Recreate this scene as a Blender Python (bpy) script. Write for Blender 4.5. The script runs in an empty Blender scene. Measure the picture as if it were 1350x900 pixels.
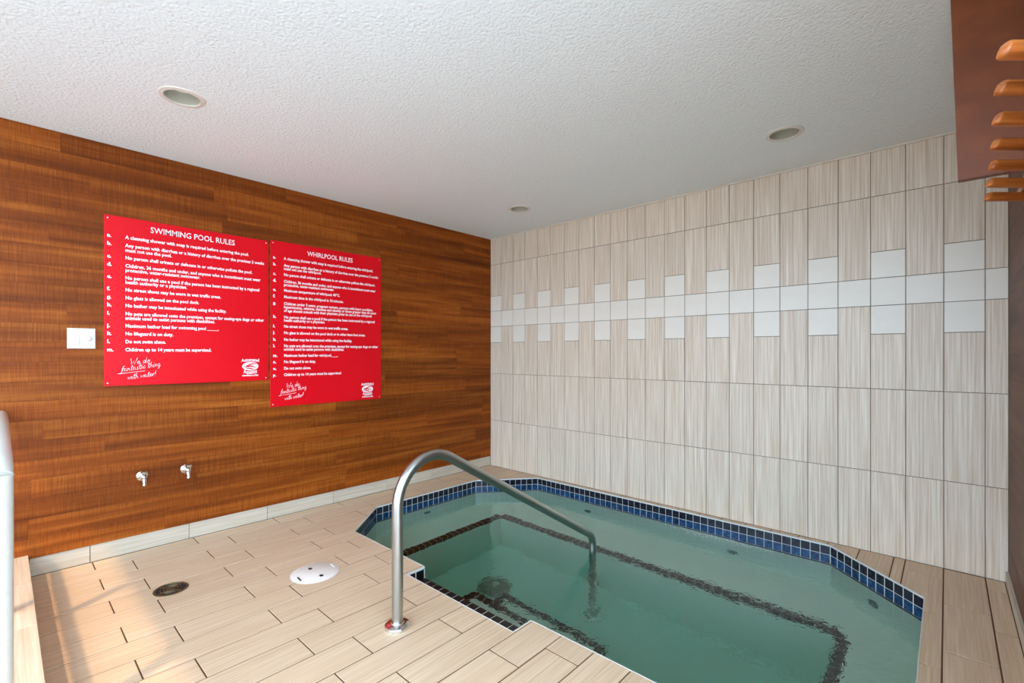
import bpy, bmesh, math, random
from mathutils import Vector, Matrix
from mathutils.geometry import tessellate_polygon
random.seed(7)
SC = bpy.context.scene
COL = SC.collection
R = math.radians

# ------------------------------------------------------------------ camera, light, exposure
CAM_H = 1.1868
cam = bpy.data.cameras.new('camera'); cam_ob = bpy.data.objects.new('camera', cam); COL.objects.link(cam_ob)
cam_ob.location = (0, 0, CAM_H); cam_ob.rotation_euler = (R(90), 0, R(42.7))
cam.sensor_width = 36.0; cam.lens = 36 * 621.5 / 1350; cam.shift_y = 16 / 1350
cam.clip_start = 0.02
SC.camera = cam_ob

world = bpy.data.worlds.new('sky'); SC.world = world; world.use_nodes = True
bg = world.node_tree.nodes['Background']
bg.inputs[0].default_value = (0.60, 0.79, 1.0, 1); bg.inputs[1].default_value = 5.9

sun = bpy.data.lights.new('sun', 'SUN'); sun_ob = bpy.data.objects.new('sun', sun); COL.objects.link(sun_ob)
sun.energy = 1.9; sun.angle = R(2.2); sun.color = (1.0, 0.69, 0.38)
sun_ob.rotation_euler = Vector((-0.353, 0.57, -1.0)).to_track_quat('-Z', 'Y').to_euler()
sun_ob.location = (3, -6, 8)

SC.view_settings.view_transform = 'Standard'; SC.view_settings.look = 'None'
SC.view_settings.exposure = 0.48; SC.view_settings.gamma = 1.0
SC.view_settings.use_curve_mapping = False
SC.cycles.max_bounces = 14; SC.cycles.diffuse_bounces = 7; SC.cycles.transmission_bounces = 10
SC.cycles.sample_clamp_indirect = 6.0

# ------------------------------------------------------------------ sizes (metres)
ZC = 2.40                      # ceiling height
XW = -3.572                    # face of the wooden wall
XB = -3.578                    # face of its tile base
YW = 3.537                     # face of the tiled wall
XR = 0.235                     # face of the wooden wall beside the camera
Y0 = -0.92                     # edge of the low ceiling
ZWAT = -0.115                  # water level
ZB, ZS, ZF = -0.48, -0.72, -1.08   # bench, low step, pool floor

# ------------------------------------------------------------------ material helpers
def lin(r, g, b):
    f = lambda c: (c / 255 / 12.92) if c / 255 <= 0.04045 else ((c / 255 + 0.055) / 1.055) ** 2.4
    return (f(r), f(g), f(b), 1)

def new_mat(name):
    m = bpy.data.materials.new(name); m.use_nodes = True
    nt = m.node_tree
    return m, nt, nt.nodes['Principled BSDF']

def N(nt, typ, **kw):
    n = nt.nodes.new(typ)
    for k, v in kw.items():
        setattr(n, k, v)
    return n

def plain(name, rgb, rough=0.5, metal=0.0, bump=0.0, bscale=60, coat=0.0, spec=0.5):
    m, nt, p = new_mat(name)
    no = N(nt, 'ShaderNodeTexNoise'); no.inputs['Scale'].default_value = bscale
    tc = N(nt, 'ShaderNodeTexCoord'); nt.links.new(tc.outputs['Object'], no.inputs['Vector'])
    mr = N(nt, 'ShaderNodeMixRGB', blend_type='MULTIPLY'); mr.inputs[0].default_value = 1
    ra = N(nt, 'ShaderNodeMapRange'); ra.inputs[3].default_value = 0.94; ra.inputs[4].default_value = 1.06
    nt.links.new(no.outputs[0], ra.inputs[0]); nt.links.new(ra.outputs[0], mr.inputs[2])
    mr.inputs[1].default_value = lin(*rgb); nt.links.new(mr.outputs[0], p.inputs['Base Color'])
    p.inputs['Roughness'].default_value = rough; p.inputs['Metallic'].default_value = metal
    p.inputs['Coat Weight'].default_value = coat; p.inputs['Specular IOR Level'].default_value = spec
    if bump:
        b = N(nt, 'ShaderNodeBump'); b.inputs['Strength'].default_value = bump; b.inputs['Distance'].default_value = 0.002
        nt.links.new(no.outputs[0], b.inputs['Height']); nt.links.new(b.outputs[0], p.inputs['Normal'])
    return m

def grain(name, c_dark, c_mid, c_light, scale, rough, var=0.10, bump=0.08, spec=0.4, ramp=(0.32, 0.5, 0.68), scale2=None, mix2=0.35):
    """striated tile or timber: stretched noise in the piece's own axes, a random tone for each piece"""
    m, nt, p = new_mat(name)
    tc = N(nt, 'ShaderNodeTexCoord'); oi = N(nt, 'ShaderNodeObjectInfo')
    w = N(nt, 'ShaderNodeMath', operation='MULTIPLY'); w.inputs[1].default_value = 57.0
    nt.links.new(oi.outputs['Random'], w.inputs[0])
    def layer(sc, detail):
        mp = N(nt, 'ShaderNodeMapping'); mp.inputs['Scale'].default_value = sc
        nt.links.new(tc.outputs['Object'], mp.inputs[0])
        no = N(nt, 'ShaderNodeTexNoise', noise_dimensions='4D')
        no.inputs['Scale'].default_value = 1; no.inputs['Detail'].default_value = detail; no.inputs['Roughness'].default_value = 0.6
        nt.links.new(mp.outputs[0], no.inputs['Vector']); nt.links.new(w.outputs[0], no.inputs['W'])
        return no
    n1 = layer(scale, 3)
    src = n1.outputs[0]
    if scale2:
        n2 = layer(scale2, 2)
        mx = N(nt, 'ShaderNodeMixRGB'); mx.inputs[0].default_value = mix2
        nt.links.new(n1.outputs[0], mx.inputs[1]); nt.links.new(n2.outputs[0], mx.inputs[2]); src = mx.outputs[0]
    cr = N(nt, 'ShaderNodeValToRGB'); e = cr.color_ramp.elements
    e[0].position, e[0].color = ramp[0], lin(*c_dark); e[1].position, e[1].color = ramp[2], lin(*c_light)
    k = cr.color_ramp.elements.new(ramp[1]); k.color = lin(*c_mid)
    nt.links.new(src, cr.inputs[0])
    hv = N(nt, 'ShaderNodeHueSaturation')
    ra = N(nt, 'ShaderNodeMapRange'); ra.inputs[3].default_value = 1 - var; ra.inputs[4].default_value = 1 + var
    nt.links.new(oi.outputs['Random'], ra.inputs[0]); nt.links.new(ra.outputs[0], hv.inputs['Value'])
    nt.links.new(cr.outputs[0], hv.inputs['Color']); nt.links.new(hv.outputs[0], p.inputs['Base Color'])
    p.inputs['Roughness'].default_value = rough; p.inputs['Specular IOR Level'].default_value = spec
    b = N(nt, 'ShaderNodeBump'); b.inputs['Strength'].default_value = bump; b.inputs['Distance'].default_value = 0.002
    nt.links.new(src, b.inputs['Height']); nt.links.new(b.outputs[0], p.inputs['Normal'])
    return m

M = {}
M['floor_tile'] = grain('floor_tile', (192, 161, 129), (204, 174, 142), (215, 188, 158), (110, 2.5, 20), 0.42, 0.025, 0.05)
M['base_tile'] = grain('base_tile', (182, 168, 148), (196, 182, 162), (208, 196, 178), (20, 2.5, 110), 0.42, 0.03, 0.05)
M['curb_tile'] = grain('curb_tile', (182, 156, 130), (196, 170, 144), (208, 186, 162), (2.5, 110, 30), 0.42, 0.025, 0.05)
M['wall_tile'] = grain('wall_tile', (194, 170, 143), (212, 194, 172), (227, 214, 196), (120, 20, 2.2), 0.38, 0.03, 0.05)
M['accent_tile'] = plain('accent_tile', (226, 217, 202), 0.36, bscale=8)
M['grout_floor'] = plain('grout_floor', (92, 60, 34), 0.9, bscale=200, bump=0.2)
M['grout_wall'] = plain('grout_wall', (128, 116, 104), 0.9, bscale=200, bump=0.2)
M['grout_pool'] = plain('grout_pool', (206, 206, 200), 0.7, bscale=150, bump=0.1)
M['cedar'] = grain('cedar', (86, 37, 6), (129, 61, 12), (170, 95, 31), (1.5, 0.9, 18), 0.5, 0.19, 0.2, 0.14, (0.33, 0.5, 0.68), (20, 280, 6), 0.36)
M['cedar_dark'] = grain('cedar_dark', (86, 58, 44), (106, 74, 57), (124, 92, 74), (1.5, 0.9, 18), 0.5, 0.12, 0.2, 0.14, (0.33, 0.5, 0.68), (20, 280, 6), 0.36)
M['slat_wood'] = grain('slat_wood', (128, 62, 22), (170, 92, 38), (196, 118, 56), (3, 40, 60), 0.28, 0.06, 0.05, 0.5)
M['panel_wood'] = grain('panel_wood', (110, 54, 22), (120, 60, 25), (130, 68, 30), (7, 7, 12), 0.45, 0.04, 0.12, 0.4)
M['paint'] = plain('white_paint', (198, 193, 182), 0.3, coat=0.2)
M['steel'] = plain('brushed_steel', (176, 176, 172), 0.30, 1.0, bscale=300, bump=0.02)
M['chrome'] = plain('chrome', (222, 222, 222), 0.10, 1.0)
M['sign_red'] = plain('sign_red', (218, 2, 22), 0.45, bscale=3, spec=0.22)
M['print_white'] = plain('print_white', (250, 232, 232), 0.5)
M['plastic'] = plain('white_plastic', (214, 209, 200), 0.4)
M['lid'] = plain('lid_plastic', (226, 214, 202), 0.45)
M['hole'] = plain('dark_hole', (26, 22, 20), 0.8)
M['bronze'] = plain('bronze', (112, 94, 66), 0.45, 0.7, bscale=120, bump=0.3)
M['light_trim'] = plain('light_trim', (224, 218, 208), 0.45)
M['reflector'] = plain('reflector', (186, 182, 166), 0.35)
M['bulb'] = plain('bulb_glass', (232, 230, 220), 0.25)
M['caulk'] = plain('caulk', (222, 208, 188), 0.6)
M['tile_dark'] = grain('tile_dark', (20, 20, 28), (30, 31, 42), (44, 46, 58), (60, 60, 60), 0.12, 0.25, 0.02)
M['tile_blue'] = grain('tile_blue', (14, 36, 58), (24, 56, 90), (44, 84, 124), (50, 50, 50), 0.10, 0.25, 0.02)
M['tile_black'] = grain('tile_black', (10, 9, 9), (16, 15, 15), (26, 24, 23), (60, 60, 60), 0.35, 0.2, 0.02)
M['plaster'] = plain('pool_plaster', (220, 226, 208), 0.6, bscale=5)
M['fitting'] = plain('jet_fitting', (120, 124, 118), 0.4)
M['drain_grey'] = plain('drain_grey', (128, 132, 116), 0.5)
M['foam'] = plain('foam', (226, 232, 226), 0.6)
M['hall'] = plain('hall_floor', (150, 142, 132), 0.6, bscale=4)

def stipple():
    m, nt, p = new_mat('stipple_ceiling')
    tc = N(nt, 'ShaderNodeTexCoord')
    n = N(nt, 'ShaderNodeTexNoise'); n.inputs['Scale'].default_value = 75; n.inputs['Detail'].default_value = 3; n.inputs['Distortion'].default_value = 0.6
    v = N(nt, 'ShaderNodeTexVoronoi', feature='SMOOTH_F1'); v.inputs['Scale'].default_value = 95
    for k in (n, v): nt.links.new(tc.outputs['Object'], k.inputs['Vector'])
    ad = N(nt, 'ShaderNodeMath', operation='SUBTRACT'); nt.links.new(n.outputs[0], ad.inputs[0]); nt.links.new(v.outputs[0], ad.inputs[1])
    b = N(nt, 'ShaderNodeBump'); b.inputs['Strength'].default_value = 0.55; b.inputs['Distance'].default_value = 0.006
    nt.links.new(ad.outputs[0], b.inputs['Height']); nt.links.new(b.outputs[0], p.inputs['Normal'])
    p.inputs['Base Color'].default_value = lin(239, 244, 245); p.inputs['Roughness'].default_value = 0.9
    p.inputs['Specular IOR Level'].default_value = 0.15
    return m
M['ceiling'] = stipple()

def water_mat():
    m, nt, p = new_mat('pool_water')
    p.inputs['Base Color'].default_value = (1, 1, 1, 1); p.inputs['Roughness'].default_value = 0.0
    p.inputs['IOR'].default_value = 1.33; p.inputs['Transmission Weight'].default_value = 1.0
    tc = N(nt, 'ShaderNodeTexCoord')
    def noise(sc, det, dist=0.0):
        n = N(nt, 'ShaderNodeTexNoise'); n.inputs['Scale'].default_value = sc; n.inputs['Detail'].default_value = det
        n.inputs['Distortion'].default_value = dist; nt.links.new(tc.outputs['Object'], n.inputs['Vector']); return n
    a = noise(5.0, 2, 0.4); c = noise(26.0, 2, 0.8)
    # livelier towards the jets on the +X side
    sp = N(nt, 'ShaderNodeSeparateXYZ'); nt.links.new(tc.outputs['Object'], sp.inputs[0])
    mr = N(nt, 'ShaderNodeMapRange', interpolation_type='SMOOTHSTEP'); mr.inputs[1].default_value = -2.7; mr.inputs[2].default_value = -0.7
    mr.inputs[3].default_value = 0.10; mr.inputs[4].default_value = 1.0; nt.links.new(sp.outputs[0], mr.inputs[0])
    mu = N(nt, 'ShaderNodeMath', operation='MULTIPLY'); nt.links.new(c.outputs[0], mu.inputs[0]); nt.links.new(mr.outputs[0], mu.inputs[1])
    ad = N(nt, 'ShaderNodeMath', operation='MULTIPLY_ADD'); ad.inputs[1].default_value = 0.65
    nt.links.new(mu.outputs[0], ad.inputs[0]); nt.links.new(a.outputs[0], ad.inputs[2])
    b = N(nt, 'ShaderNodeBump'); b.inputs['Strength'].default_value = 0.30; b.inputs['Distance'].default_value = 0.02
    nt.links.new(ad.outputs[0], b.inputs['Height']); nt.links.new(b.outputs[0], p.inputs['Normal'])
    va = N(nt, 'ShaderNodeVolumeAbsorption'); va.inputs['Color'].default_value = (0.05, 0.72, 0.66, 1); va.inputs['Density'].default_value = 0.55
    nt.links.new(va.outputs[0], nt.nodes['Material Output'].inputs['Volume'])
    return m
M['water'] = water_mat()

# ------------------------------------------------------------------ mesh helpers
def link(name, mesh, mat, parent=None, loc=(0, 0, 0), rot=(0, 0, 0)):
    o = bpy.data.objects.new(name, mesh); COL.objects.link(o)
    o.location = loc; o.rotation_euler = rot
    if mat and not mesh.materials: mesh.materials.append(M[mat])
    if parent: o.parent = parent
    return o

def mesh_of(name, verts, faces, smooth=False):
    me = bpy.data.meshes.new(name); me.from_pydata([tuple(v) for v in verts], [], faces); me.update()
    bm = bmesh.new(); bm.from_mesh(me); bmesh.ops.recalc_face_normals(bm, faces=bm.faces); bm.to_mesh(me); bm.free()
    if smooth:
        for p in me.polygons: p.use_smooth = True
    return me

def box_data(x0, x1, y0, y1, z0, z1):
    v = [(x0, y0, z0), (x1, y0, z0), (x1, y1, z0), (x0, y1, z0), (x0, y0, z1), (x1, y0, z1), (x1, y1, z1), (x0, y1, z1)]
    f = [(0, 3, 2, 1), (4, 5, 6, 7), (0, 1, 5, 4), (1, 2, 6, 5), (2, 3, 7, 6), (3, 0, 4, 7)]
    return v, f

def box(name, x0, x1, y0, y1, z0, z1):
    return mesh_of(name, *box_data(x0, x1, y0, y1, z0, z1))

def join(name, datas, smooth=False):
    V, Fc = [], []
    for v, f in datas:
        o = len(V); V += list(v); Fc += [tuple(i + o for i in q) for q in f]
    return mesh_of(name, V, Fc, smooth)

def slab_piece(name, a, b, d, c):
    """piece a x b in its own xy, thickness d below z=0, edge chamfer c on the upper face"""
    x, y = a / 2, b / 2
    v = [(-x, -y, -d), (x, -y, -d), (x, y, -d), (-x, y, -d),
         (-x, -y, -c), (x, -y, -c), (x, y, -c), (-x, y, -c),
         (-x + c, -y + c, 0), (x - c, -y + c, 0), (x - c, y - c, 0), (-x + c, y - c, 0)]
    f = [(0, 3, 2, 1), (8, 9, 10, 11)]
    for i in range(4):
        j = (i + 1) % 4
        f += [(i, j, 4 + j, 4 + i), (4 + i, 4 + j, 8 + j, 8 + i)]
    return v, f

def prism_data(poly, z0, z1):
    n = len(poly)
    v = [(x, y, z0) for x, y in poly] + [(x, y, z1) for x, y in poly]
    return v, [tuple(range(n))[::-1], tuple(range(n, 2 * n))] + [(i, (i + 1) % n, n + (i + 1) % n, n + i) for i in range(n)]

def half(poly, a, b, keep_left):
    """part of a convex polygon on one side of the line a->b"""
    out = []
    s = lambda p: ((b[0] - a[0]) * (p[1] - a[1]) - (b[1] - a[1]) * (p[0] - a[0])) * (1 if keep_left else -1)
    for i in range(len(poly)):
        p, q = poly[i], poly[(i + 1) % len(poly)]
        sp, sq = s(p), s(q)
        if sp >= 0: out.append(p)
        if (sp > 0 > sq) or (sp < 0 < sq):
            t = sp / (sp - sq); out.append((p[0] + (q[0] - p[0]) * t, p[1] + (q[1] - p[1]) * t))
    return out

def area(p):
    return 0.5 * sum(p[i][0] * p[(i + 1) % len(p)][1] - p[(i + 1) % len(p)][0] * p[i][1] for i in range(len(p))) if len(p) > 2 else 0

def inside(poly, conv):
    for i in range(len(conv)):
        poly = half(poly, conv[i], conv[(i + 1) % len(conv)], True)
        if len(poly) < 3: return []
    return poly

def minus(polys, conv):
    res = []
    for poly in polys:
        cur = poly
        for i in range(len(conv)):
            a, b = conv[i], conv[(i + 1) % len(conv)]
            o = half(cur, a, b, False)
            if abs(area(o)) > 2e-5: res.append(o)
            cur = half(cur, a, b, True)
            if abs(area(cur)) < 2e-5: break
    return res

def rect(x0, x1, y0, y1): return [(x0, y0), (x1, y0), (x1, y1), (x0, y1)]

def lathe_data(prof, seg=24, axis='z', center=(0, 0, 0), caps=True):
    V, Fc = [], []
    for r, h in prof:
        for k in range(seg):
            a = 2 * math.pi * k / seg
            x, y, z = r * math.cos(a), r * math.sin(a), h
            if axis == 'x': x, y, z = z, x, y
            V.append((x + center[0], y + center[1], z + center[2]))
    n = len(prof)
    for i in range(n - 1):
        for k in range(seg):
            j = (k + 1) % seg
            Fc.append((i * seg + k, i * seg + j, (i + 1) * seg + j, (i + 1) * seg + k))
    if caps and prof[0][0] > 1e-6: Fc.append(tuple(range(seg))[::-1])
    if caps and prof[-1][0] > 1e-6: Fc.append(tuple(range((n - 1) * seg, n * seg)))
    return V, Fc

def lathe(name, prof, seg=24, axis='z', smooth=True, caps=True):
    v, f = lathe_data(prof, seg, axis, caps=caps)
    me = mesh_of(name, v, f, smooth)
    if smooth: me.set_sharp_from_angle(angle=R(40))
    return me

def tube_data(path, r, seg=14):
    pts = [Vector(p) for p in path]; V, Fc = [], []
    up = None
    for i, p in enumerate(pts):
        d = ((pts[min(i + 1, len(pts) - 1)] - p).normalized() + (p - pts[max(i - 1, 0)]).normalized()).normalized()
        if up is None:
            up = Vector((1, 0, 0)) if abs(d.x) < 0.8 else Vector((0, 0, 1))
        up = (up - d * up.dot(d)).normalized(); s = d.cross(up)
        rr = r[i] if isinstance(r, (list, tuple)) else r
        for k in range(seg):
            a = 2 * math.pi * k / seg
            V.append(tuple(p + up * (rr * math.cos(a)) + s * (rr * math.sin(a))))
    for i in range(len(pts) - 1):
        for k in range(seg):
            j = (k + 1) % seg
            Fc.append((i * seg + k, i * seg + j, (i + 1) * seg + j, (i + 1) * seg + k))
    Fc.append(tuple(range(seg))[::-1]); Fc.append(tuple(range((len(pts) - 1) * seg, len(pts) * seg)))
    return V, Fc

def tube(name, path, r, seg=14):
    me = mesh_of(name, *tube_data(path, r, seg), smooth=True); me.set_sharp_from_angle(angle=R(50)); return me

def fillet(pts, rad, n=10):
    """round the inner corners of a polyline"""
    P = [Vector(p) for p in pts]; out = [P[0]]
    for i in range(1, len(P) - 1):
        a, b, c = P[i - 1], P[i], P[i + 1]
        u, w = (a - b).normalized(), (c - b).normalized()
        ang = math.acos(max(-1, min(1, u.dot(w)))); t = rad[i - 1] / math.tan(ang / 2)
        ctr = b + (u + w).normalized() * (rad[i - 1] / math.sin(ang / 2))
        s, e = b + u * t - ctr, b + w * t - ctr
        tot = s.angle(e); ex = s.normalized(); ey = (e - ex * e.dot(ex)).normalized()
        for k in range(n + 1):
            out.append(ctr + (ex * math.cos(tot * k / n) + ey * math.sin(tot * k / n)) * rad[i - 1])
    out.append(P[-1]); return out

def thing(name, label, cat, loc=(0, 0, 0), group=None):
    o = bpy.data.objects.new(name, None); COL.objects.link(o); o.location = loc; o.empty_display_size = 0.1
    return tag(o, label, cat, group)

def tag(o, label, cat=None, group=None, kind=None):
    o['label'] = label
    if cat: o['category'] = cat
    if group: o['group'] = group
    if kind: o['kind'] = kind
    return o

def struct(o, label=None, cat=None):
    o['kind'] = 'structure'
    if label: o['label'] = label
    if cat: o['category'] = cat
    return o

# ------------------------------------------------------------------ pool outline (anticlockwise from above)
OCT = [(-2.91, 1.60), (-0.45, 1.60), (-0.08, 1.98), (-0.08, 3.05), (-0.53, 3.485), (-2.88, 3.485), (-3.25, 3.02), (-3.25, 1.97)]
NX0, NX1, NY0, NY1 = -2.14, -1.36, 1.48, 1.60
NOTCH = rect(NX0, NX1, NY0, NY1 + 0.02)

# ------------------------------------------------------------------ floor with its tiles
deck = minus(minus([rect(-3.62, XR + 0.05, 0.0, YW + 0.03)], OCT), NOTCH)
floor = struct(link('floor', join('floor', [prism_data(p, -0.06, -0.0022) for p in deck]), 'grout_floor'),
               'pale timber-look plank tile deck around the whirlpool', 'floor')
GAP = 0.0058
tile_mesh_cache = {}
def floor_tile(x0, x1, y0, y1):
    x0 += GAP / 2; x1 -= GAP / 2; y0 += GAP / 2; y1 -= GAP / 2
    if x1 - x0 < 0.015 or y1 - y0 < 0.015: return
    full = rect(x0, x1, y0, y1)
    pieces = minus(minus([full], OCT), NOTCH)
    a = sum(abs(area(p)) for p in pieces)
    if a < 4e-4: return
    cx, cy = (x0 + x1) / 2, (y0 + y1) / 2
    if abs(a - abs(area(full))) < 1e-5:
        key = (round(x1 - x0, 3), round(y1 - y0, 3))
        if key not in tile_mesh_cache:
            tile_mesh_cache[key] = mesh_of('floor_tile', *slab_piece('', x1 - x0, y1 - y0, 0.007, 0.0012))
        me = tile_mesh_cache[key]
    else:
        me = join('floor_tile', [prism_data([(p[0] - cx, p[1] - cy) for p in q], -0.007, 0.0) for q in pieces])
    link('floor_tile', me, 'floor_tile', floor, (cx, cy, 0))

PX, TL = 0.1607, 0.4885
xs = [XB] + [-3.441 + PX * k for k in range(21)]           # rows run along the wooden wall
xs = [x for x in xs if x < -0.20]
def row_tiles(xa, xb, joint0, ylo, yhi):
    j = joint0 - TL * 6
    while j < yhi:
        a, b = max(j, ylo), min(j + TL, yhi)
        if b - a > 0.012: floor_tile(xa, xb, a, b)
        j += TL
for k in range(len(xs)):
    xa = xs[k]; xb = xs[k + 1] if k + 1 < len(xs) else -0.176
    row_tiles(xa, xb, 0.352 if k % 2 == 0 else 0.512, 0.10, YW - 0.002)
rb = [-0.176, -0.014, 0.149, XR - 0.012]
for k in range(3):
    row_tiles(rb[k], rb[k + 1], 0.44 if k % 2 == 0 else 0.60, 0.10, YW - 0.002)

# hall floor beyond the kerb: unseen, added and toned for its bounce light
struct(link('floor_hall', box('floor_hall', -9.0, 16.0, -22.0, -0.02, -0.10, -0.004), 'hall'), 'plain unseen pool hall floor behind the kerb', 'floor')

# ------------------------------------------------------------------ ceiling with holes for the recessed lights
LIGHTS = [(-2.66, 0.581), (-0.659, 2.929), (-2.63, 2.944)]
def ceiling():
    outer = [Vector((x, y, 0)) for x, y in rect(-3.62, 0.36, Y0, YW + 0.03)]
    loops = [outer]
    for cx, cy in LIGHTS:
        loops.append([Vector((cx + 0.078 * math.cos(2 * math.pi * k / 28), cy + 0.078 * math.sin(2 * math.pi * k / 28), 0)) for k in range(28)])
    tris = tessellate_polygon(loops)
    flat = [v for l in loops for v in l]; n = len(flat)
    V = [(v.x, v.y, ZC) for v in flat] + [(v.x, v.y, ZC + 0.12) for v in flat]
    Fc = [tuple(t) for t in tris] + [tuple(i + n for i in t) for t in tris]
    o = 0
    for l in loops:
        m = len(l)
        for i in range(m):
            j = (i + 1) % m; Fc.append((o + i, o + j, n + o + j, n + o + i))
        o += m
    return mesh_of('ceiling', V, Fc)
struct(link('ceiling', ceiling(), 'ceiling'), 'white stippled ceiling over the whirlpool', 'ceiling')

# ------------------------------------------------------------------ tiled wall
wall_back = struct(link('wall_back', box('wall_back', -3.62, XR + 0.1, YW + 0.004, YW + 0.12, -0.06, ZC), 'grout_wall'),
                   'pale tiled wall behind the whirlpool', 'wall')
bounds = [XB + 0.001] + [-3.414 + 0.16195 * k for k in range(23)] + [XR]
ROW_ODD = [(0, .484, 0), (.484, .977, 0), (.977, 1.472, 0), (1.472, 1.635, 1), (1.635, 2.125, 0), (2.125, ZC - .006, 0)]
ROW_EVEN = [(0, .484, 0), (.484, .977, 0), (.977, 1.303, 0), (1.303, 1.472, 1), (1.472, 1.635, 1), (1.635, 1.793, 1), (1.793, 2.125, 0), (2.125, ZC - .006, 0)]
wcache = {}
for k in range(len(bounds) - 1):
    x0, x1 = bounds[k] + 0.0018, bounds[k + 1] - 0.0018
    for z0, z1, acc in (ROW_EVEN if k % 2 == 0 else ROW_ODD):
        z0 += 0.0018; z1 -= 0.0018
        key = (round(x1 - x0, 3), round(z1 - z0, 3), acc)
        if key not in wcache:
            v, f = slab_piece('', x1 - x0, z1 - z0, 0.008, 0.001)
            wcache[key] = mesh_of('wall_tile', [(a, -c, b) for a, b, c in v], f)   # upper face towards the room
        link('accent_tile' if acc else 'wall_tile', wcache[key], 'accent_tile' if acc else 'wall_tile', wall_back,
             ((x0 + x1) / 2, YW, (z0 + z1) / 2))
struct(link('trim_1', box('trim_1', XB, XR, YW - 0.006, YW + 0.004, ZC - 0.007, ZC), 'caulk'), 'thin cream strip between tiles and ceiling', 'trim')

# ------------------------------------------------------------------ timber walls, board by board
def board_wall(parent, plane_x, sign, ylo, yhi, zlo, zhi, hh, seed, mat='cedar'):
    rnd = random.Random(seed); cache = {}
    z = zlo
    while z < zhi - 0.01:
        z1 = min(z + hh, zhi)
        if zhi - z1 < 0.03: z1 = zhi
        y = ylo - rnd.uniform(0, 0.8)
        while y < yhi:
            L = rnd.choice([0.7, 0.95, 1.2, 1.5, 1.8]); a, b = max(y, ylo), min(y + L, yhi)
            if b - a > 0.02:
                d = rnd.choice([0, 0.0003, 0.0006])
                me = mesh_of('plank', [(-sign * (-c), q, p) if sign < 0 else (c, q, p) for p, q, c in slab_piece('', z1 - z - 0.0003, b - a - 0.0003, 0.012, 0.0003)[0]],
                             slab_piece('', 1, 1, 0.012, 0.0003)[1])
                link('plank', me, mat, parent, (plane_x + sign * d, (a + b) / 2, (z + z1) / 2))
            y += L
        z = z1

wall_left = struct(link('wall_left', box('wall_left', -3.75, XW - 0.011, -2.6, YW + 0.1, -0.1, ZC + 0.12), 'hole'),
                   'red-brown sawn cedar board wall carrying the rules signs', 'wall')
board_wall(wall_left, XW, 1, Y0, YW - 0.001, 0.098, ZC, 0.1045, 3)
wall_right = struct(link('wall_right', box('wall_right', XR + 0.011, XR + 0.12, 1.0, YW + 0.1, -0.06, ZC), 'hole'),
                    'dark cedar board wall beside the tiled wall', 'wall')
board_wall(wall_right, XR, -1, 1.0, YW - 0.001, 0.06, ZC, 0.125, 11, 'cedar_dark')

base = struct(thing('baseboard_left', 'pale tile base along the foot of the cedar wall', 'baseboard'))
joints = [0.10, 0.343, 0.82 - 0.001, 1.293, 1.787, 2.275, 2.765, 3.25, YW - 0.002]
for a, b in zip(joints[:-1], joints[1:]):
    me = mesh_of('base_tile', [(c, p, q) for p, q, c in slab_piece('', b - a - 0.003, 0.0965, 0.010, 0.001)[0]], slab_piece('', 1, 1, 1, .1)[1])
    link('base_tile', me, 'base_tile', base, (XB, (a + b) / 2, 0.0495))
base_r = struct(thing('baseboard_right', 'narrow pale tile base under the dark cedar wall', 'baseboard'))
for a, b in zip([1.0, 1.05, 1.54, 2.03, 2.52, 3.01], [1.05, 1.54, 2.03, 2.52, 3.01, YW - 0.002]):
    link('base_tile', box('base_tile', -0.012, 0, a + 0.0015, b - 0.0015, 0.0005, 0.058), 'base_tile', base_r, (XR, 0, 0))

# ------------------------------------------------------------------ tiled kerb with its white pipe railing
kerb = thing('tiled_kerb', 'low tile-clad kerb at the foot of the white railing', 'kerb')
KX0, KX1, KY0, KY1, KZ = XB + 0.001, -1.05, -0.17, 0.097, 0.12
link('core', box('core', KX0, KX1 - 0.004, KY0 + 0.004, KY1 - 0.004, 0.0, KZ - 0.004), 'grout_floor', kerb)
kj = [KX0, -3.13, -2.64, -2.15, -1.66, KX1]
for a, b in zip(kj[:-1], kj[1:]):
    v, f = slab_piece('', b - a - 0.003, KY1 - KY0, 0.008, 0.001)
    link('top_tile', mesh_of('top_tile', v, f), 'curb_tile', kerb, ((a + b) / 2, (KY0 + KY1) / 2, KZ))
    v, f = slab_piece('', b - a - 0.003, KZ - 0.012, 0.008, 0.001)
    link('face_tile', mesh_of('face_tile', [(p, c, q) for p, q, c in v], f), 'base_tile', kerb, ((a + b) / 2, KY1, (KZ - 0.008) / 2))

rail = thing('pipe_railing', 'white painted pipe railing standing on the tiled kerb', 'railing')
RY, RR = -0.006, 0.031
link('top_rail', tube('top_rail', [(XW - 0.002, RY, 0.865), (-1.995, RY, 0.865), (-1.968, RY, 0.838)], RR, 24), 'paint', rail)
link('post', tube('post', [(-1.968, RY, KZ), (-1.968, RY, 0.842)], RR, 24), 'paint', rail)
link('weld', tube('weld', [(-1.996, RY, 0.834), (-1.9985, RY, 0.8365)], RR + 0.0015, 24), 'paint', rail)
link('post', tube('post', [(-2.83, RY, KZ), (-2.83, RY, 0.862)], 0.024, 20), 'paint', rail)
link('mid_rail', tube('mid_rail', [(XW - 0.002, RY, 0.36), (-1.968, RY, 0.36)], 0.022, 18), 'paint', rail)

# ------------------------------------------------------------------ whirlpool
tub = thing('whirlpool_tub', 'sunken octagonal whirlpool with blue tiled rim and black step edges', 'hot tub', (0, 0, 0))
bm = bmesh.new()
lo = [bm.verts.new((x, y, ZF)) for x, y in OCT]; hi = [bm.verts.new((x, y, -0.006)) for x, y in OCT]
bm.faces.new(lo)
segs = []
for i in range(8):
    j = (i + 1) % 8
    if i == 0: continue
    bm.faces.new((lo[i], hi[i], hi[j], lo[j]))
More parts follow.
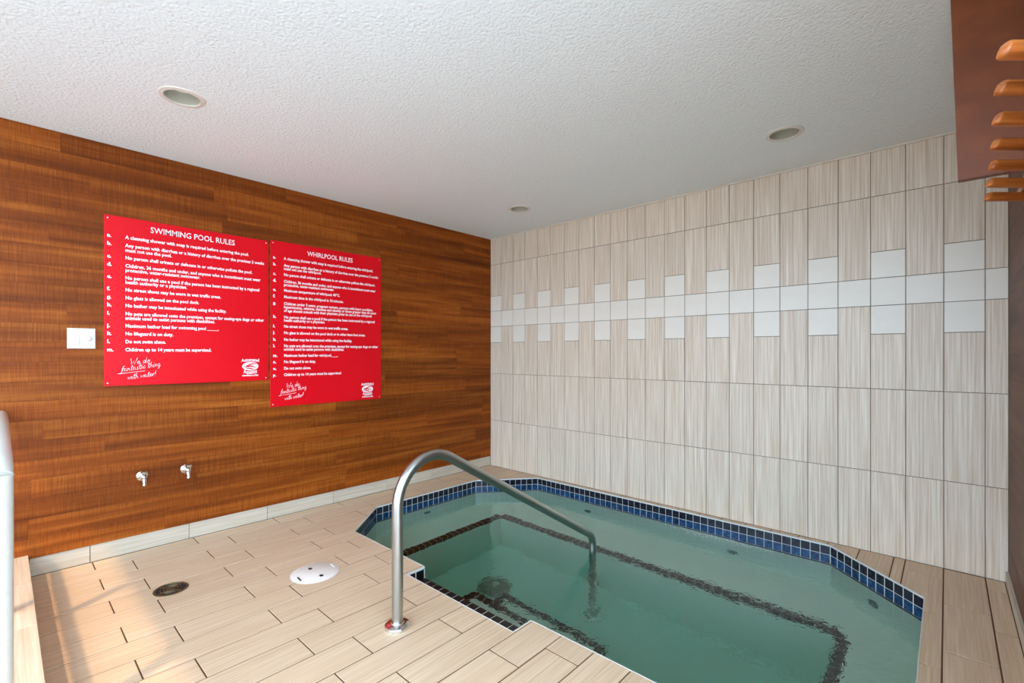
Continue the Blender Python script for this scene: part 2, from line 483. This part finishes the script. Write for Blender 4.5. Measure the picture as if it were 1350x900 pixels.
# entry side: the wall drops at the recess
P = lambda x, y, z: bm.verts.new((x, y, z))
zn = -0.066
a1, a2 = P(NX0, NY1, -0.006), P(NX1, NY1, -0.006)
b1, b2 = P(NX0, NY1, zn), P(NX1, NY1, zn)
bm.faces.new((lo[0], hi[0], a1, b1)); bm.faces.new((lo[0], b1, b2, lo[1])); bm.faces.new((b2, a2, hi[1], lo[1]))
c1, c2, d1, d2 = P(NX0, NY0, zn), P(NX1, NY0, zn), P(NX0, NY0, -0.006), P(NX1, NY0, -0.006)
bm.faces.new((b1, c1, c2, b2)); bm.faces.new((c1, d1, d2, c2)); bm.faces.new((a1, d1, c1, b1)); bm.faces.new((a2, b2, c2, d2))
bmesh.ops.recalc_face_normals(bm, faces=bm.faces)
bme = bpy.data.meshes.new('basin'); bm.to_mesh(bme); bm.free()
basin = link('basin', bme, 'plaster', tub)

zb0 = ZF - 0.02
bench_polys = [inside(rect(-3.3, -2.89, 1.5, 3.6), OCT), inside(rect(-2.89, -0.41, 2.99, 3.6), OCT),
               inside(rect(-0.41, 0, 1.5, 3.6), OCT), [(-0.47, 2.99), (-0.41, 2.93), (-0.41, 2.992)]]
link('bench', join('bench', [prism_data(p, zb0, ZB) for p in bench_polys]), 'plaster', tub)
link('step', join('step', [prism_data(rect(NX0, NX1, 1.59, 1.98), zb0, ZB + 0.01)]), 'plaster', tub)
link('step', join('step', [prism_data(rect(NX0, NX1, 1.97, 2.25), zb0, ZS)]), 'plaster', tub)

# grout band behind the rim tiles, white edge strip on top
inner = lambda e: (OCT[e], OCT[(e + 1) % 8])
def wall_strip(a, b, z0, z1, t, back=0.01):
    ax, ay = a; bx, by = b; L = math.hypot(bx - ax, by - ay); nx, ny = -(by - ay) / L, (bx - ax) / L   # towards the water
    q = [(ax - nx * back, ay - ny * back), (bx - nx * back, by - ny * back), (bx + nx * t, by + ny * t), (ax + nx * t, ay + ny * t)]
    return prism_data(q, z0, z1)
edges = [(OCT[0], (NX0, NY1)), ((NX1, NY1), OCT[1])] + [inner(i) for i in range(1, 8)]
link('grout_band', join('grout_band', [wall_strip(a, b, -0.138, -0.003, 0.002) for a, b in edges]), 'grout_pool', tub)
notch_edges = [((NX0, NY1), (NX0, NY0)), ((NX0, NY0), (NX1, NY0)), ((NX1, NY0), (NX1, NY1))]
link('edge_strip', join('edge_strip', [wall_strip(a, b, -0.009, 0.0008, 0.003, 0.001) for a, b in edges + notch_edges]), 'grout_pool', tub)
link('grout_band', join('grout_band', [wall_strip(a, b, -0.066, -0.003, 0.002) for a, b in notch_edges]), 'grout_pool', tub)
link('waterline_shade', join('waterline_shade', [wall_strip(a, b, -0.134, -0.1145, 0.004) for a, b in edges]), 'tile_dark', tub)  # dark strip imitating the shade of the rim tiles at the water

TS = 0.0505
ms = mesh_of('rim_tile', [(p, c, q) for p, q, c in slab_piece('', TS, TS, 0.005, 0.0012)[0]], slab_piece('', 1, 1, 1, .1)[1])
rim = {'dark_tile': ms, 'blue_tile': ms.copy(), 'black_tile': ms.copy()}
def rim_row(a, b, z, name, mat, pitch=0.0536):
    L = math.hypot(b[0] - a[0], b[1] - a[1]); n = max(1, int(L / pitch + 0.25)); st = (L - 0.004) / n
    ang = math.atan2(b[1] - a[1], b[0] - a[0]); ux, uy = math.cos(ang), math.sin(ang)
    for k in range(n):
        s = 0.002 + st * (k + 0.5)
        o = link(name, rim[name], mat, tub, (a[0] + ux * s - uy * 0.004, a[1] + uy * s + ux * 0.004, z), (0, 0, ang))
        o.scale = (min(1.0, (st - 0.003) / TS), 1, 1)
for a, b in edges:
    rim_row(a, b, -0.0345, 'dark_tile', 'tile_dark')
    rim_row(a, b, -0.0880, 'blue_tile', 'tile_blue')
for a, b in notch_edges:
    rim_row(a, b, -0.0365, 'black_tile', 'tile_black')

# black nosing tiles on bench, steps and recess
nose = box('nosing_tile', -0.0255, 0.0255, -0.050, 0.002, -0.050, 0.002)
nose.materials.append(M['tile_black'])
def nosing(a, b, z, pitch=0.0545):
    """row along a->b, the drop on the left of a->b"""
    L = math.hypot(b[0] - a[0], b[1] - a[1]); n = max(1, round(L / pitch)); st = L / n
    ang = math.atan2(b[1] - a[1], b[0] - a[0]); ux, uy = math.cos(ang), math.sin(ang)
    link('grout_line', mesh_of('grout_line', *box_data(0.001, L - 0.001, -0.049, 0.0008, -0.049, 0.0008)), 'grout_pool', tub, (a[0], a[1], z), (0, 0, ang))
    for k in range(n):
        s = st * (k + 0.5)
        link('nosing_tile', nose, None, tub, (a[0] + ux * s, a[1] + uy * s, z), (0, 0, ang))
nosing((-2.89, 2.99), (-2.89, 1.62), ZB)
nosing((-0.47, 2.99), (-2.89, 2.99), ZB)
nosing((-0.41, 2.93), (-0.47, 2.99), ZB)
nosing((-0.41, 1.62), (-0.41, 2.93), ZB)
nosing((NX0, 1.98), (NX1, 1.98), ZB + 0.01)
nosing((NX0, 1.62), (NX0, 1.93), ZB + 0.01)
nosing((NX1, 1.93), (NX1, 1.62), ZB + 0.01)
nosing((NX0, 2.25), (NX1, 2.25), ZS)
nosing((NX0, 1.99), (NX0, 2.20), ZS)
nosing((NX1, 2.20), (NX1, 1.99), ZS)
nosing((NX0, 1.600), (NX1, 1.600), -0.064)

# jets and the domed drain cover
jet = lathe('jet', [(0.034, 0), (0.034, 0.006), (0.028, 0.010), (0.016, 0.010), (0.014, 0.002), (0.0, 0.002)], 18, 'x')
for x, y, z, rz in [(-3.249, 2.46, -0.26, 0), (-2.31, 3.484, -0.34, -90), (-1.11, 3.484, -0.36, -90), (-0.30, 3.262, -0.30, -135.3)]:
    link('jet_fitting', jet, 'fitting', tub, (x, y, z), (0, 0, R(rz)))
dr = link('drain_cover', lathe('drain_cover', [(0.125, 0), (0.125, 0.006), (0.10, 0.022), (0.06, 0.034), (0.03, 0.037), (0.028, 0.030), (0.0, 0.030)], 28), 'drain_grey', tub, (-2.48, 2.50, ZF))
link('cap', lathe('cap', [(0.027, 0.030), (0.027, 0.036), (0.022, 0.039), (0.0, 0.040)], 20), 'lid', dr)

# water body
cxo, cyo = sum(p[0] for p in OCT) / 8, sum(p[1] for p in OCT) / 8
big = [(cxo + (x - cxo) * 1.008, cyo + (y - cyo) * 1.010) for x, y in OCT]
wat = link('pool_water', join('pool_water', [prism_data(big, ZF - 0.06, ZWAT)]), 'water')
tag(wat, 'clear green-tinged water filling the whirlpool', 'water', kind='stuff')

# a little foam where a jet breaks the surface by the tiled wall
rnd = random.Random(5); fo = []
for k in range(260):
    u = rnd.gauss(0, 0.24); x = -1.22 + u; y = 3.455 - abs(rnd.gauss(0, 0.035)) - 0.10 * max(0, 0.12 - abs(u + 0.12))
    r = rnd.uniform(0.0015, 0.0050)
    fo.append(lathe_data([(r, 0), (r * 0.8, r * 0.35), (0.0, r * 0.5)], 6, center=(x, y, ZWAT + 0.0003)))
tag(link('jet_foam', join('jet_foam', fo, True), 'foam'), 'thin streak of white foam on the water by the tiled wall', 'foam', kind='stuff')

# ------------------------------------------------------------------ handrail
HX = -1.755
hr = thing('handrail', 'brushed steel handrail curving from the deck down into the water', 'handrail', (HX, 1.168, 0))
path = fillet([(0, 0, 0.004), (0, 0, 0.863), (0, 1.535, -0.040), (0, 1.535, ZF + 0.004)], [0.196, 0.10], 14)
link('tube', tube('tube', path, 0.0242, 22), 'steel', hr)
fl = lathe('flange', [(0.054, 0), (0.056, 0.006), (0.053, 0.014), (0.044, 0.019), (0.030, 0.021), (0.029, 0.027), (0.0245, 0.028)], 30)
link('flange', fl, 'chrome', hr)
link('flange', fl, 'chrome', hr, (0, 1.535, ZF))

# ------------------------------------------------------------------ floor fittings
lid = thing('skimmer_lid', 'round white plastic lid with finger holes set in the deck', 'lid', (-2.515, 1.153, 0))
link('disc', lathe('disc', [(0.121, 0.0005), (0.121, 0.003), (0.118, 0.005), (0.0, 0.0055)], 40), 'lid', lid)
link('rim', lathe('rim', [(0.125, 0.0005), (0.125, 0.002), (0.1215, 0.002), (0.1215, 0.0005), (0.125, 0.0005)], 40, caps=False), 'plastic', lid)
for x, y in ((-0.056, -0.002), (0.065, 0.004)):
    h = link('finger_hole', lathe('finger_hole', [(0.013, 0.0052), (0.013, 0.0062), (0.0, 0.0062)], 14), 'hole', lid, (x, y, 0)); h.scale = (1, 0.8, 1)
for x, y, a in ((0.019, -0.093, 85), (-0.006, 0.102, 85)):
    link('slot', box('slot', -0.004, 0.004, -0.026, 0.026, 0.0045, 0.0062), 'hole' if y < 0 else 'light_trim', lid, (x, y, 0), (0, 0, R(a)))

drain = thing('floor_drain', 'small round bronze drain grate in the deck tiles', 'drain', (-2.874, 0.580, 0))
link('ring', lathe('ring', [(0.074, 0.0005), (0.074, 0.003), (0.070, 0.004), (0.064, 0.004), (0.063, 0.0005), (0.074, 0.0005)], 32, caps=False), 'bronze', drain)
link('sump', lathe('sump', [(0.064, 0.0006), (0.064, 0.0010), (0.0, 0.0010)], 32), 'hole', drain)
link('hub', lathe('hub', [(0.016, 0.001), (0.016, 0.004), (0.0, 0.004)], 16), 'bronze', drain)
for k in range(4):
    bar = join('spoke', [box_data(-0.0065, 0.0065, 0.012, 0.065, 0.001, 0.0036)])
    link('spoke', bar, 'bronze', drain, (0, 0, 0), (0, 0, R(90 * k + 30)))
for k in range(4):
    for i, r in enumerate((0.030, 0.044)):
        arc = [(r * math.cos(R(a)), r * math.sin(R(a)), 0.0025) for a in range(-38, 39, 19)]
        link('bar', tube('bar', arc, 0.0022, 6), 'bronze', drain, (0, 0, 0), (0, 0, R(90 * k + 75)))

# ------------------------------------------------------------------ hose taps on the cedar wall
def tap(y, z, label):
    t = thing('wall_tap', label, 'tap', (XW, y, z), 'chrome taps low on the cedar wall')
    link('flange', lathe('flange', [(0.029, 0.0), (0.029, 0.003), (0.020, 0.010), (0.013, 0.013), (0.0, 0.013)], 24, 'x'), 'chrome', t)
    link('body', join('body', [lathe_data([(0.011, 0.010), (0.011, 0.052), (0.013, 0.053), (0.013, 0.066), (0.009, 0.070), (0.0, 0.070)], 18, 'x')], True), 'chrome', t)
    link('spout', tube('spout', [(0.055, 0, 0.0), (0.060, 0, -0.016), (0.063, 0, -0.034), (0.063, 0, -0.046)], [0.011, 0.011, 0.0095, 0.011], 16), 'chrome', t)
    s = link('stem', tube('stem', [(0.055, 0, 0.006), (0.066, 0, 0.026)], 0.008, 14), 'chrome', t)
    hnd = link('handle', mesh_of('handle', *lathe_data([(0.0, 0.0), (0.017, 0.001), (0.019, 0.006), (0.017, 0.013), (0.009, 0.016), (0.0, 0.016)], 6), smooth=False), 'chrome', t, (0.066, 0, 0.024), (0, R(28), 0))
    return t
tap(0.578, 0.450, 'chrome tap on the cedar wall nearer the white railing')
tap(0.800, 0.452, 'chrome tap on the cedar wall farther from the white railing')

# ------------------------------------------------------------------ timer and switch plate
sp = thing('switch_plate', 'white double switch plate with a rocker and a dial on the cedar wall', 'switch', (XW, 0.306, 1.272))
def facing(v): return [(c, p, q) for p, q, c in v]
v, f = slab_piece('', 0.118, 0.114, 0.007, 0.003); link('plate', mesh_of('plate', facing(v), f), 'plastic', sp, (0.0075, 0, 0))
v, f = slab_piece('', 0.035, 0.068, 0.004, 0.001); link('rocker_frame', mesh_of('rocker_frame', facing(v), f), 'light_trim', sp, (0.0085, -0.026, 0))
rk = mesh_of('rocker', [(0.0, -.0145, -.031), (0, .0145, -.031), (0, .0145, .031), (0, -.0145, .031), (.0055, -.0145, -.031), (.0055, .0145, -.031), (.0015, .0145, .031), (.0015, -.0145, .031)],
             [(0, 1, 2, 3), (4, 7, 6, 5), (0, 4, 5, 1), (1, 5, 6, 2), (2, 6, 7, 3), (3, 7, 4, 0)])
link('rocker', rk, 'plastic', sp, (0.0085, -0.026, 0))
link('dial_plate', lathe('dial_plate', [(0.026, 0), (0.026, 0.0015), (0.0, 0.0015)], 28, 'x'), 'light_trim', sp, (0.0076, 0.025, 0))
dial = link('dial', lathe('dial', [(0.0165, 0), (0.0155, 0.010), (0.013, 0.0125), (0.0, 0.0125)], 24, 'x'), 'plastic', sp, (0.0085, 0.025, 0))
link('pointer', box('pointer', 0.002, 0.0145, -0.0022, 0.0022, -0.013, 0.013), 'light_trim', dial, (0, 0, 0), (R(-25), 0, 0))
for y in (-0.026, 0.025):
    for z in (-0.046, 0.046):
        link('screw', lathe('screw', [(0.0035, 0), (0.0035, 0.0012), (0.0, 0.0016)], 10, 'x'), 'steel', sp, (0.0074, y, z))

# ------------------------------------------------------------------ signs
def text_data(body, size, bold=0.0, shear=0.0, align='LEFT'):
    cu = bpy.data.curves.new('t', 'FONT'); cu.body = body; cu.size = size; cu.offset = bold; cu.shear = shear
    cu.align_x = align; cu.resolution_u = 2
    ob = bpy.data.objects.new('t', cu); COL.objects.link(ob)
    dg = bpy.context.evaluated_depsgraph_get(); dg.update()
    me = bpy.data.meshes.new_from_object(ob.evaluated_get(dg))
    V = [tuple(v.co) for v in me.vertices]; Fc = [tuple(p.vertices) for p in me.polygons]
    bpy.data.objects.remove(ob); bpy.data.curves.remove(cu); bpy.data.meshes.remove(me)
    return V, Fc

def put(vf, y, z, sx=1.0, x=0.0006):
    return [(x, y + p[0] * sx, z + p[1]) for p in vf[0]], vf[1]

def raw_mesh(name, datas):
    V, Fc = [], []
    for v, f in datas:
        o = len(V); V += list(v); Fc += [tuple(i + o for i in q) for q in f]
    me = bpy.data.meshes.new(name); me.from_pydata(V, [], Fc); me.update(); return me

# single-stroke handwriting for the slogan (unit = x-height 1)
ST = {
 'W': ([[(0, 1.9), (.35, 0), (.75, 1.2), (1.05, 0), (1.6, 2.0)]], 1.6), 'e': ([[(.05, .5), (.6, .65), (.45, 1), (.1, .7), (.15, .15), (.5, 0), (.85, .35)]], .75),
 'd': ([[(.6, .8), (.25, .95), (.03, .4), (.25, 0), (.6, .45), (.8, 2.0), (.65, .3), (.9, .1)]], .9), 'o': ([[(.4, 1), (.05, .5), (.3, 0), (.65, .45), (.4, 1), (.8, .85)]], .75),
 'f': ([[(-.2, -.8), (.1, -.3), (.35, 1.7), (.6, 2.0), (.7, 1.7)], [(.0, .9), (.7, 1.05)]], .6), 'a': ([[(.6, .85), (.25, .95), (.03, .4), (.25, 0), (.6, .6), (.65, .1), (.9, .15)]], .85),
 'n': ([[(.05, 1), (.05, 0), (.3, .85), (.55, .8), (.6, .05), (.85, .15)]], .8), 't': ([[(.35, 1.8), (.2, .2), (.4, 0), (.65, .2)], [(.0, 1.2), (.75, 1.3)]], .6),
 's': ([[(.1, .1), (.4, .0), (.45, .4), (.2, .7), (.45, 1)]], .6), 'i': ([[(.15, .95), (.12, .1), (.4, .1)], [(.2, 1.45), (.24, 1.5)]], .4),
 'c': ([[(.6, .85), (.3, 1), (.05, .45), (.3, 0), (.7, .25)]], .65), 'h': ([[(.2, 2.0), (.05, 0), (.35, .9), (.6, .75), (.6, .05), (.85, .15)]], .8),
 'g': ([[(.6, .85), (.25, .95), (.05, .4), (.3, .05), (.6, .7), (.45, -.8), (.1, -.75), (.8, .15)]], .8), 'w': ([[(.0, .9), (.2, .05), (.45, .75), (.65, .05), (.95, 1)]], 1.0),
 'r': ([[(.1, 1), (.1, 0), (.25, .75), (.6, .95)]], .55), '!': ([[(.35, 2.0), (.2, .6)], [(.12, .08), (.16, .02)]], .5), ' ': ([], .55)}
def stroke_text(body, y, z, xh, slope, r):
    out = []; x = 0.0
    for ch in body:
        st, adv = ST[ch]
        for s in st:
            out.append(tube_data([(0.0008, y + (x + px + .12 * pz) * xh, z + pz * xh + (x + px) * xh * slope) for px, pz in s], r, 4))
        x += adv + 0.08
    return out

def make_sign(name, label, y0, y1, z0, z1, title, ty0, ty1, tz, lx, tx, rules, wide, cap, slog, logo):
    s = thing(name, label, 'sign', (XW + 0.006, 0, 0), 'red rules signs on the cedar wall')
    v, f = slab_piece('', y1 - y0, z1 - z0, 0.0058, 0.0008)
    link('board', mesh_of('board', facing(v), f), 'sign_red', s, (0, (y0 + y1) / 2, (z0 + z1) / 2))
    # heading
    td = text_data(title, 0.05, 0.0004); w = max(p[0] for p in td[0]) - min(p[0] for p in td[0])
    link('heading', raw_mesh('heading', [put(td, ty0, tz - 0.018, (ty1 - ty0) / w)]), 'print_white', s)
    # rules
    ref = text_data('Any person with diarrhea or a history of diarrhea over the previous 2 weeks', cap / 0.72, 0.00075)
    sx = wide / max(p[0] for p in ref[0])
    for mark, lines in rules:
        link('rule_mark', raw_mesh('rule_mark', [put(text_data(mark, cap / 0.72, 0.0013), lx, lines[0][1] - cap / 2)]), 'print_white', s)
        for body, z in lines:
            link('rule_lettering', raw_mesh('rule_lettering', [put(text_data(body, cap / 0.72, 0.00075), tx, z - cap / 2, sx)]), 'print_white', s)
    # handwritten slogan
    sy, sz, k = slog
    st = stroke_text('We do', sy + 0.048 * k, sz + 0.050 * k, 0.021 * k, 0.12, 0.0013)
    st += stroke_text('fantastic thing', sy + 0.004 * k, sz + 0.006 * k, 0.0185 * k, 0.17, 0.0013)
    st += stroke_text('with water!', sy + 0.036 * k, sz - 0.044 * k, 0.0175 * k, 0.14, 0.0013)
    st.append(tube_data([(0.0008, sy - 0.012 * k, sz - 0.006 * k), (0.0008, sy + 0.125 * k, sz + 0.010 * k)], 0.0013, 4))
    link('slogan', join('slogan', st), 'print_white', s)
    # emblem: white oval with red waves, bent words above and below
    ly, lz = logo
    oval = [(0.0006, ly + 0.052 * math.cos(R(a)), lz + 0.030 * math.sin(R(a))) for a in range(0, 360, 12)]
    em = link('emblem', raw_mesh('emblem', [(oval, [tuple(range(30))])]), 'print_white', s)
    waves = []
    for dz, amp, ph in ((0.010, 0.008, 0.4), (-0.006, 0.007, 1.6), (-0.017, 0.004, 2.6)):
        n = 14; up, dn = [], []
        for i in range(n + 1):
            t = -1 + 2 * i / n; wdt = 0.043 if dz > -0.01 else 0.030
            c = dz + amp * math.sin(2.6 * t + ph); th = 0.0042 * (1 - t * t) + 0.0003
            up.append((0.0011, ly + wdt * t, lz + c + th)); dn.append((0.0011, ly + wdt * t, lz + c - th))
        vv = up + dn; waves.append((vv, [(i, n + 1 + i, n + 2 + i, i + 1) for i in range(n)]))
    link('wave_mark', raw_mesh('wave_mark', waves), 'sign_red', em)
    def bent(body, size, zoff, curve, width):
        V, Fc = text_data(body, size, 0.0009, 0, 'CENTER'); m = max(p[0] for p in V)
        return [(0.0008, ly + p[0] * width / 2 / m, lz + zoff + p[1] * (1 + 0.25 * curve * (abs(p[0] / m))) + curve * 0.007 * (p[0] / m) ** 2) for p in V], Fc
    link('emblem_lettering', raw_mesh('emblem_lettering', [bent('Automated', 0.034, 0.034, -0.5, 0.112), bent('Aquatics', 0.034, -0.052, 0.7, 0.086), bent('CANADA LTD', 0.012, -0.068, 0, 0.104)]), 'print_white', em)
    for y in (y0 + 0.016, y1 - 0.016):
        for z in (z0 + 0.017, z1 - 0.017):
            link('screw', lathe('screw', [(0.0042, 0), (0.0042, 0.001), (0.002, 0.002), (0.0, 0.002)], 12, 'x'), 'chrome', s, (0.0, y, z))
    return s

R1 = [('a.', [('A cleansing shower with soap is required before entering the pool.', 1.875)]),
 ('b.', [('Any person with diarrhea or a history of diarrhea over the previous 2 weeks', 1.827), ('must not use the pool.', 1.799)]),
 ('c.', [('No person shall urinate or defecate in or otherwise pollute the pool.', 1.754)]),
 ('d.', [('Children, 36 months and under, and anyone who is incontinent must wear', 1.707), ('protective, water-resistant swimwear.', 1.681)]),
 ('e.', [('No person shall use a pool if the person has been instructed by a regional', 1.636), ('health authority or a physician.', 1.610)]),
 ('f.', [('No street shoes may be worn in wet traffic areas.', 1.565)]),
 ('g.', [('No glass is allowed on the pool deck.', 1.518)]),
 ('h.', [('No bather may be intoxicated while using the facility.', 1.472)]),
 ('i.', [('No pets are allowed onto the premises, except for seeing-eye dogs or other', 1.424), ('animals used to assist persons with disabilities.', 1.398)]),
 ('j.', [('Maximum bather load for swimming pool _____.', 1.352)]),
 ('k.', [('No lifeguard is on duty.', 1.306)]), ('l.', [('Do not swim alone.', 1.259)]),
 ('m.', [('Children up to 14 years must be supervised.', 1.211)])]
R2 = [('a.', [('A cleansing shower with soap is required before entering the whirlpool.', 1.884)]),
 ('b.', [('Any person with diarrhea or a history of diarrhea over the previous 2 weeks', 1.834), ('must not use the whirlpool.', 1.810)]),
 ('c.', [('No person shall urinate or defecate in or otherwise pollute the whirlpool.', 1.766)]),
 ('d.', [('Children, 36 months and under, and anyone who is incontinent must wear', 1.717), ('protective, water-resistant swimwear.', 1.692)]),
 ('e.', [('Maximum temperature of whirlpool: 40\u00b0C.', 1.651)]), ('f.', [('Maximum time in the whirlpool is 10 minutes.', 1.604)]),
 ('g.', [('Children under 3 years, pregnant women, persons with heart condition,', 1.554), ('hypertension, seizures, diabetes and obesity or those greater than 65 years', 1.529), ('of age should consult with their physician prior to use of the whirlpool.', 1.503)]),
 ('h.', [('No person shall use a pool if the person has been instructed by a regional', 1.456), ('health authority or a physician.', 1.432)]),
 ('i.', [('No street shoes may be worn in wet traffic areas.', 1.388)]),
 ('j.', [('No glass is allowed on the pool deck or in other bare foot areas.', 1.341)]),
 ('k.', [('No bather may be intoxicated while using the facility.', 1.291)]),
 ('l.', [('No pets are allowed onto the premises, except for seeing-eye dogs or other', 1.245), ('animals used to assist persons with disabilities.', 1.220)]),
 ('m.', [('Maximum bather load for whirlpool____.', 1.174)]), ('n.', [('No lifeguard is on duty.', 1.128)]),
 ('o.', [('Do not swim alone.', 1.080)]), ('p.', [('Children up to 14 years must be supervised.', 1.033)])]
make_sign('rules_sign', 'square red swimming pool rules sign beside the switch plate', 0.402, 1.296, 0.998, 1.991, 'SWIMMING POOL RULES', 0.616, 1.078, 1.941,
          0.415, 0.497, R1, 0.770, 0.0205, (0.475, 1.074, 0.92), (1.177, 1.099))
make_sign('rules_sign', 'taller red whirlpool rules sign nearer the tiled wall', 1.311, 2.208, 0.803, 2.003, 'WHIRLPOOL RULES', 1.575, 1.946, 1.947,
          1.328, 1.403, R2, 0.776, 0.0205, (1.376, 0.886, 0.92), (2.080, 0.891))

# ------------------------------------------------------------------ recessed ceiling lights
where = ['round recessed ceiling light above the rules signs', 'round recessed ceiling light close to the hanging timber panel',
         'round recessed ceiling light near the corner of cedar and tile walls']
for (cx, cy), lab in zip(LIGHTS, where):
    t = thing('ceiling_downlight', lab, 'ceiling light', (cx, cy, ZC), 'recessed ceiling lights')
    link('trim_ring', lathe('trim_ring', [(0.070, 0.0), (0.074, -0.006), (0.092, -0.004), (0.096, 0.0005), (0.070, 0.0005)], 36, caps=False), 'light_trim', t)
    link('housing', join('housing', [( [(r * math.cos(2 * math.pi * k / 32), r * math.sin(2 * math.pi * k / 32), h) for r, h in ((0.0705, -0.003), (0.068, 0.03), (0.060, 0.085), (0.0001, 0.088)) for k in range(32)],
         [(i * 32 + k, i * 32 + (k + 1) % 32, (i + 1) * 32 + (k + 1) % 32, (i + 1) * 32 + k) for i in range(3) for k in range(32)])], True), 'reflector', t)
    link('bulb', lathe('bulb', [(0.0, 0.028), (0.022, 0.030), (0.040, 0.038), (0.046, 0.048), (0.034, 0.070), (0.018, 0.086)], 24), 'bulb', t)

# ------------------------------------------------------------------ timber panel and slatted rack by the camera
pl = thing('hanging_panel', 'dark timber panel hanging from the ceiling beside the slats', 'panel')
PY = 2.20
v = [(0.028, PY, 1.777), (XR - 0.001, PY, 1.777), (XR - 0.001, PY, ZC - 0.001), (0.009, PY, ZC - 0.001)]
v += [(x, y + 0.03, z) for x, y, z in v]
link('board', mesh_of('board', v, [(0, 1, 2, 3), (4, 7, 6, 5), (0, 4, 5, 1), (1, 5, 6, 2), (2, 6, 7, 3), (3, 7, 4, 0)]), 'panel_wood', pl)
link('edge_strip', box('edge_strip', 0.029, XR - 0.001, PY - 0.002, PY + 0.032, 1.773, 1.777), 'panel_wood', pl)

rk = thing('slatted_rack', 'rack of rounded orange-brown timber slats at the edge of the view', 'rack')
ZSL = 1.706
EX = [(0.0657, 1.155), (0.0707, 1.318), (0.0760, 1.486), (0.0815, 1.664), (0.0868, 1.844), (0.0886, 2.028), (0.0933, 2.205)]
def slat_mesh(L):
    """bullnosed slat along +x from 0 with a softly rounded nose"""
    prof = [(0.010, -0.0135), (-0.004, -0.0145), (-0.009, -0.0115), (-0.0115, -0.005), (-0.0115, 0.004), (-0.009, 0.0105), (-0.004, 0.0135), (0.004, 0.0145), (0.010, 0.0125), (0.012, 0.0)]
    V, Fc = [], []; st = [(0.0, 0.55), (0.0015, 0.78), (0.005, 0.93), (0.010, 1.0), (L, 1.0)]
    for x, k in st:
        for y, z in prof:
            V.append((x + ((z + 0.0145) * 0.30 if x < L else 0), y * k, -0.003 + (z + 0.003) * k))
    n = len(prof)
    for i in range(len(st) - 1):
        for k in range(n):
            j = (k + 1) % n; Fc.append((i * n + k, i * n + j, (i + 1) * n + j, (i + 1) * n + k))
    Fc.append(tuple(range(n))[::-1]); Fc.append(tuple(range((len(st) - 1) * n, len(st) * n)))
    me = mesh_of('slat', V, Fc, True); me.set_sharp_from_angle(angle=R(60)); return me
for x, y in EX:
    link('slat', slat_mesh((XR - 0.030 - x) / math.cos(R(42.7))), 'slat_wood', rk, (x, y, ZSL), (0, 0, R(42.7)))
link('bearer', box('bearer', XR - 0.055, XR - 0.001, 1.20, 2.42, ZSL + 0.015, ZSL + 0.05), 'slat_wood', rk)
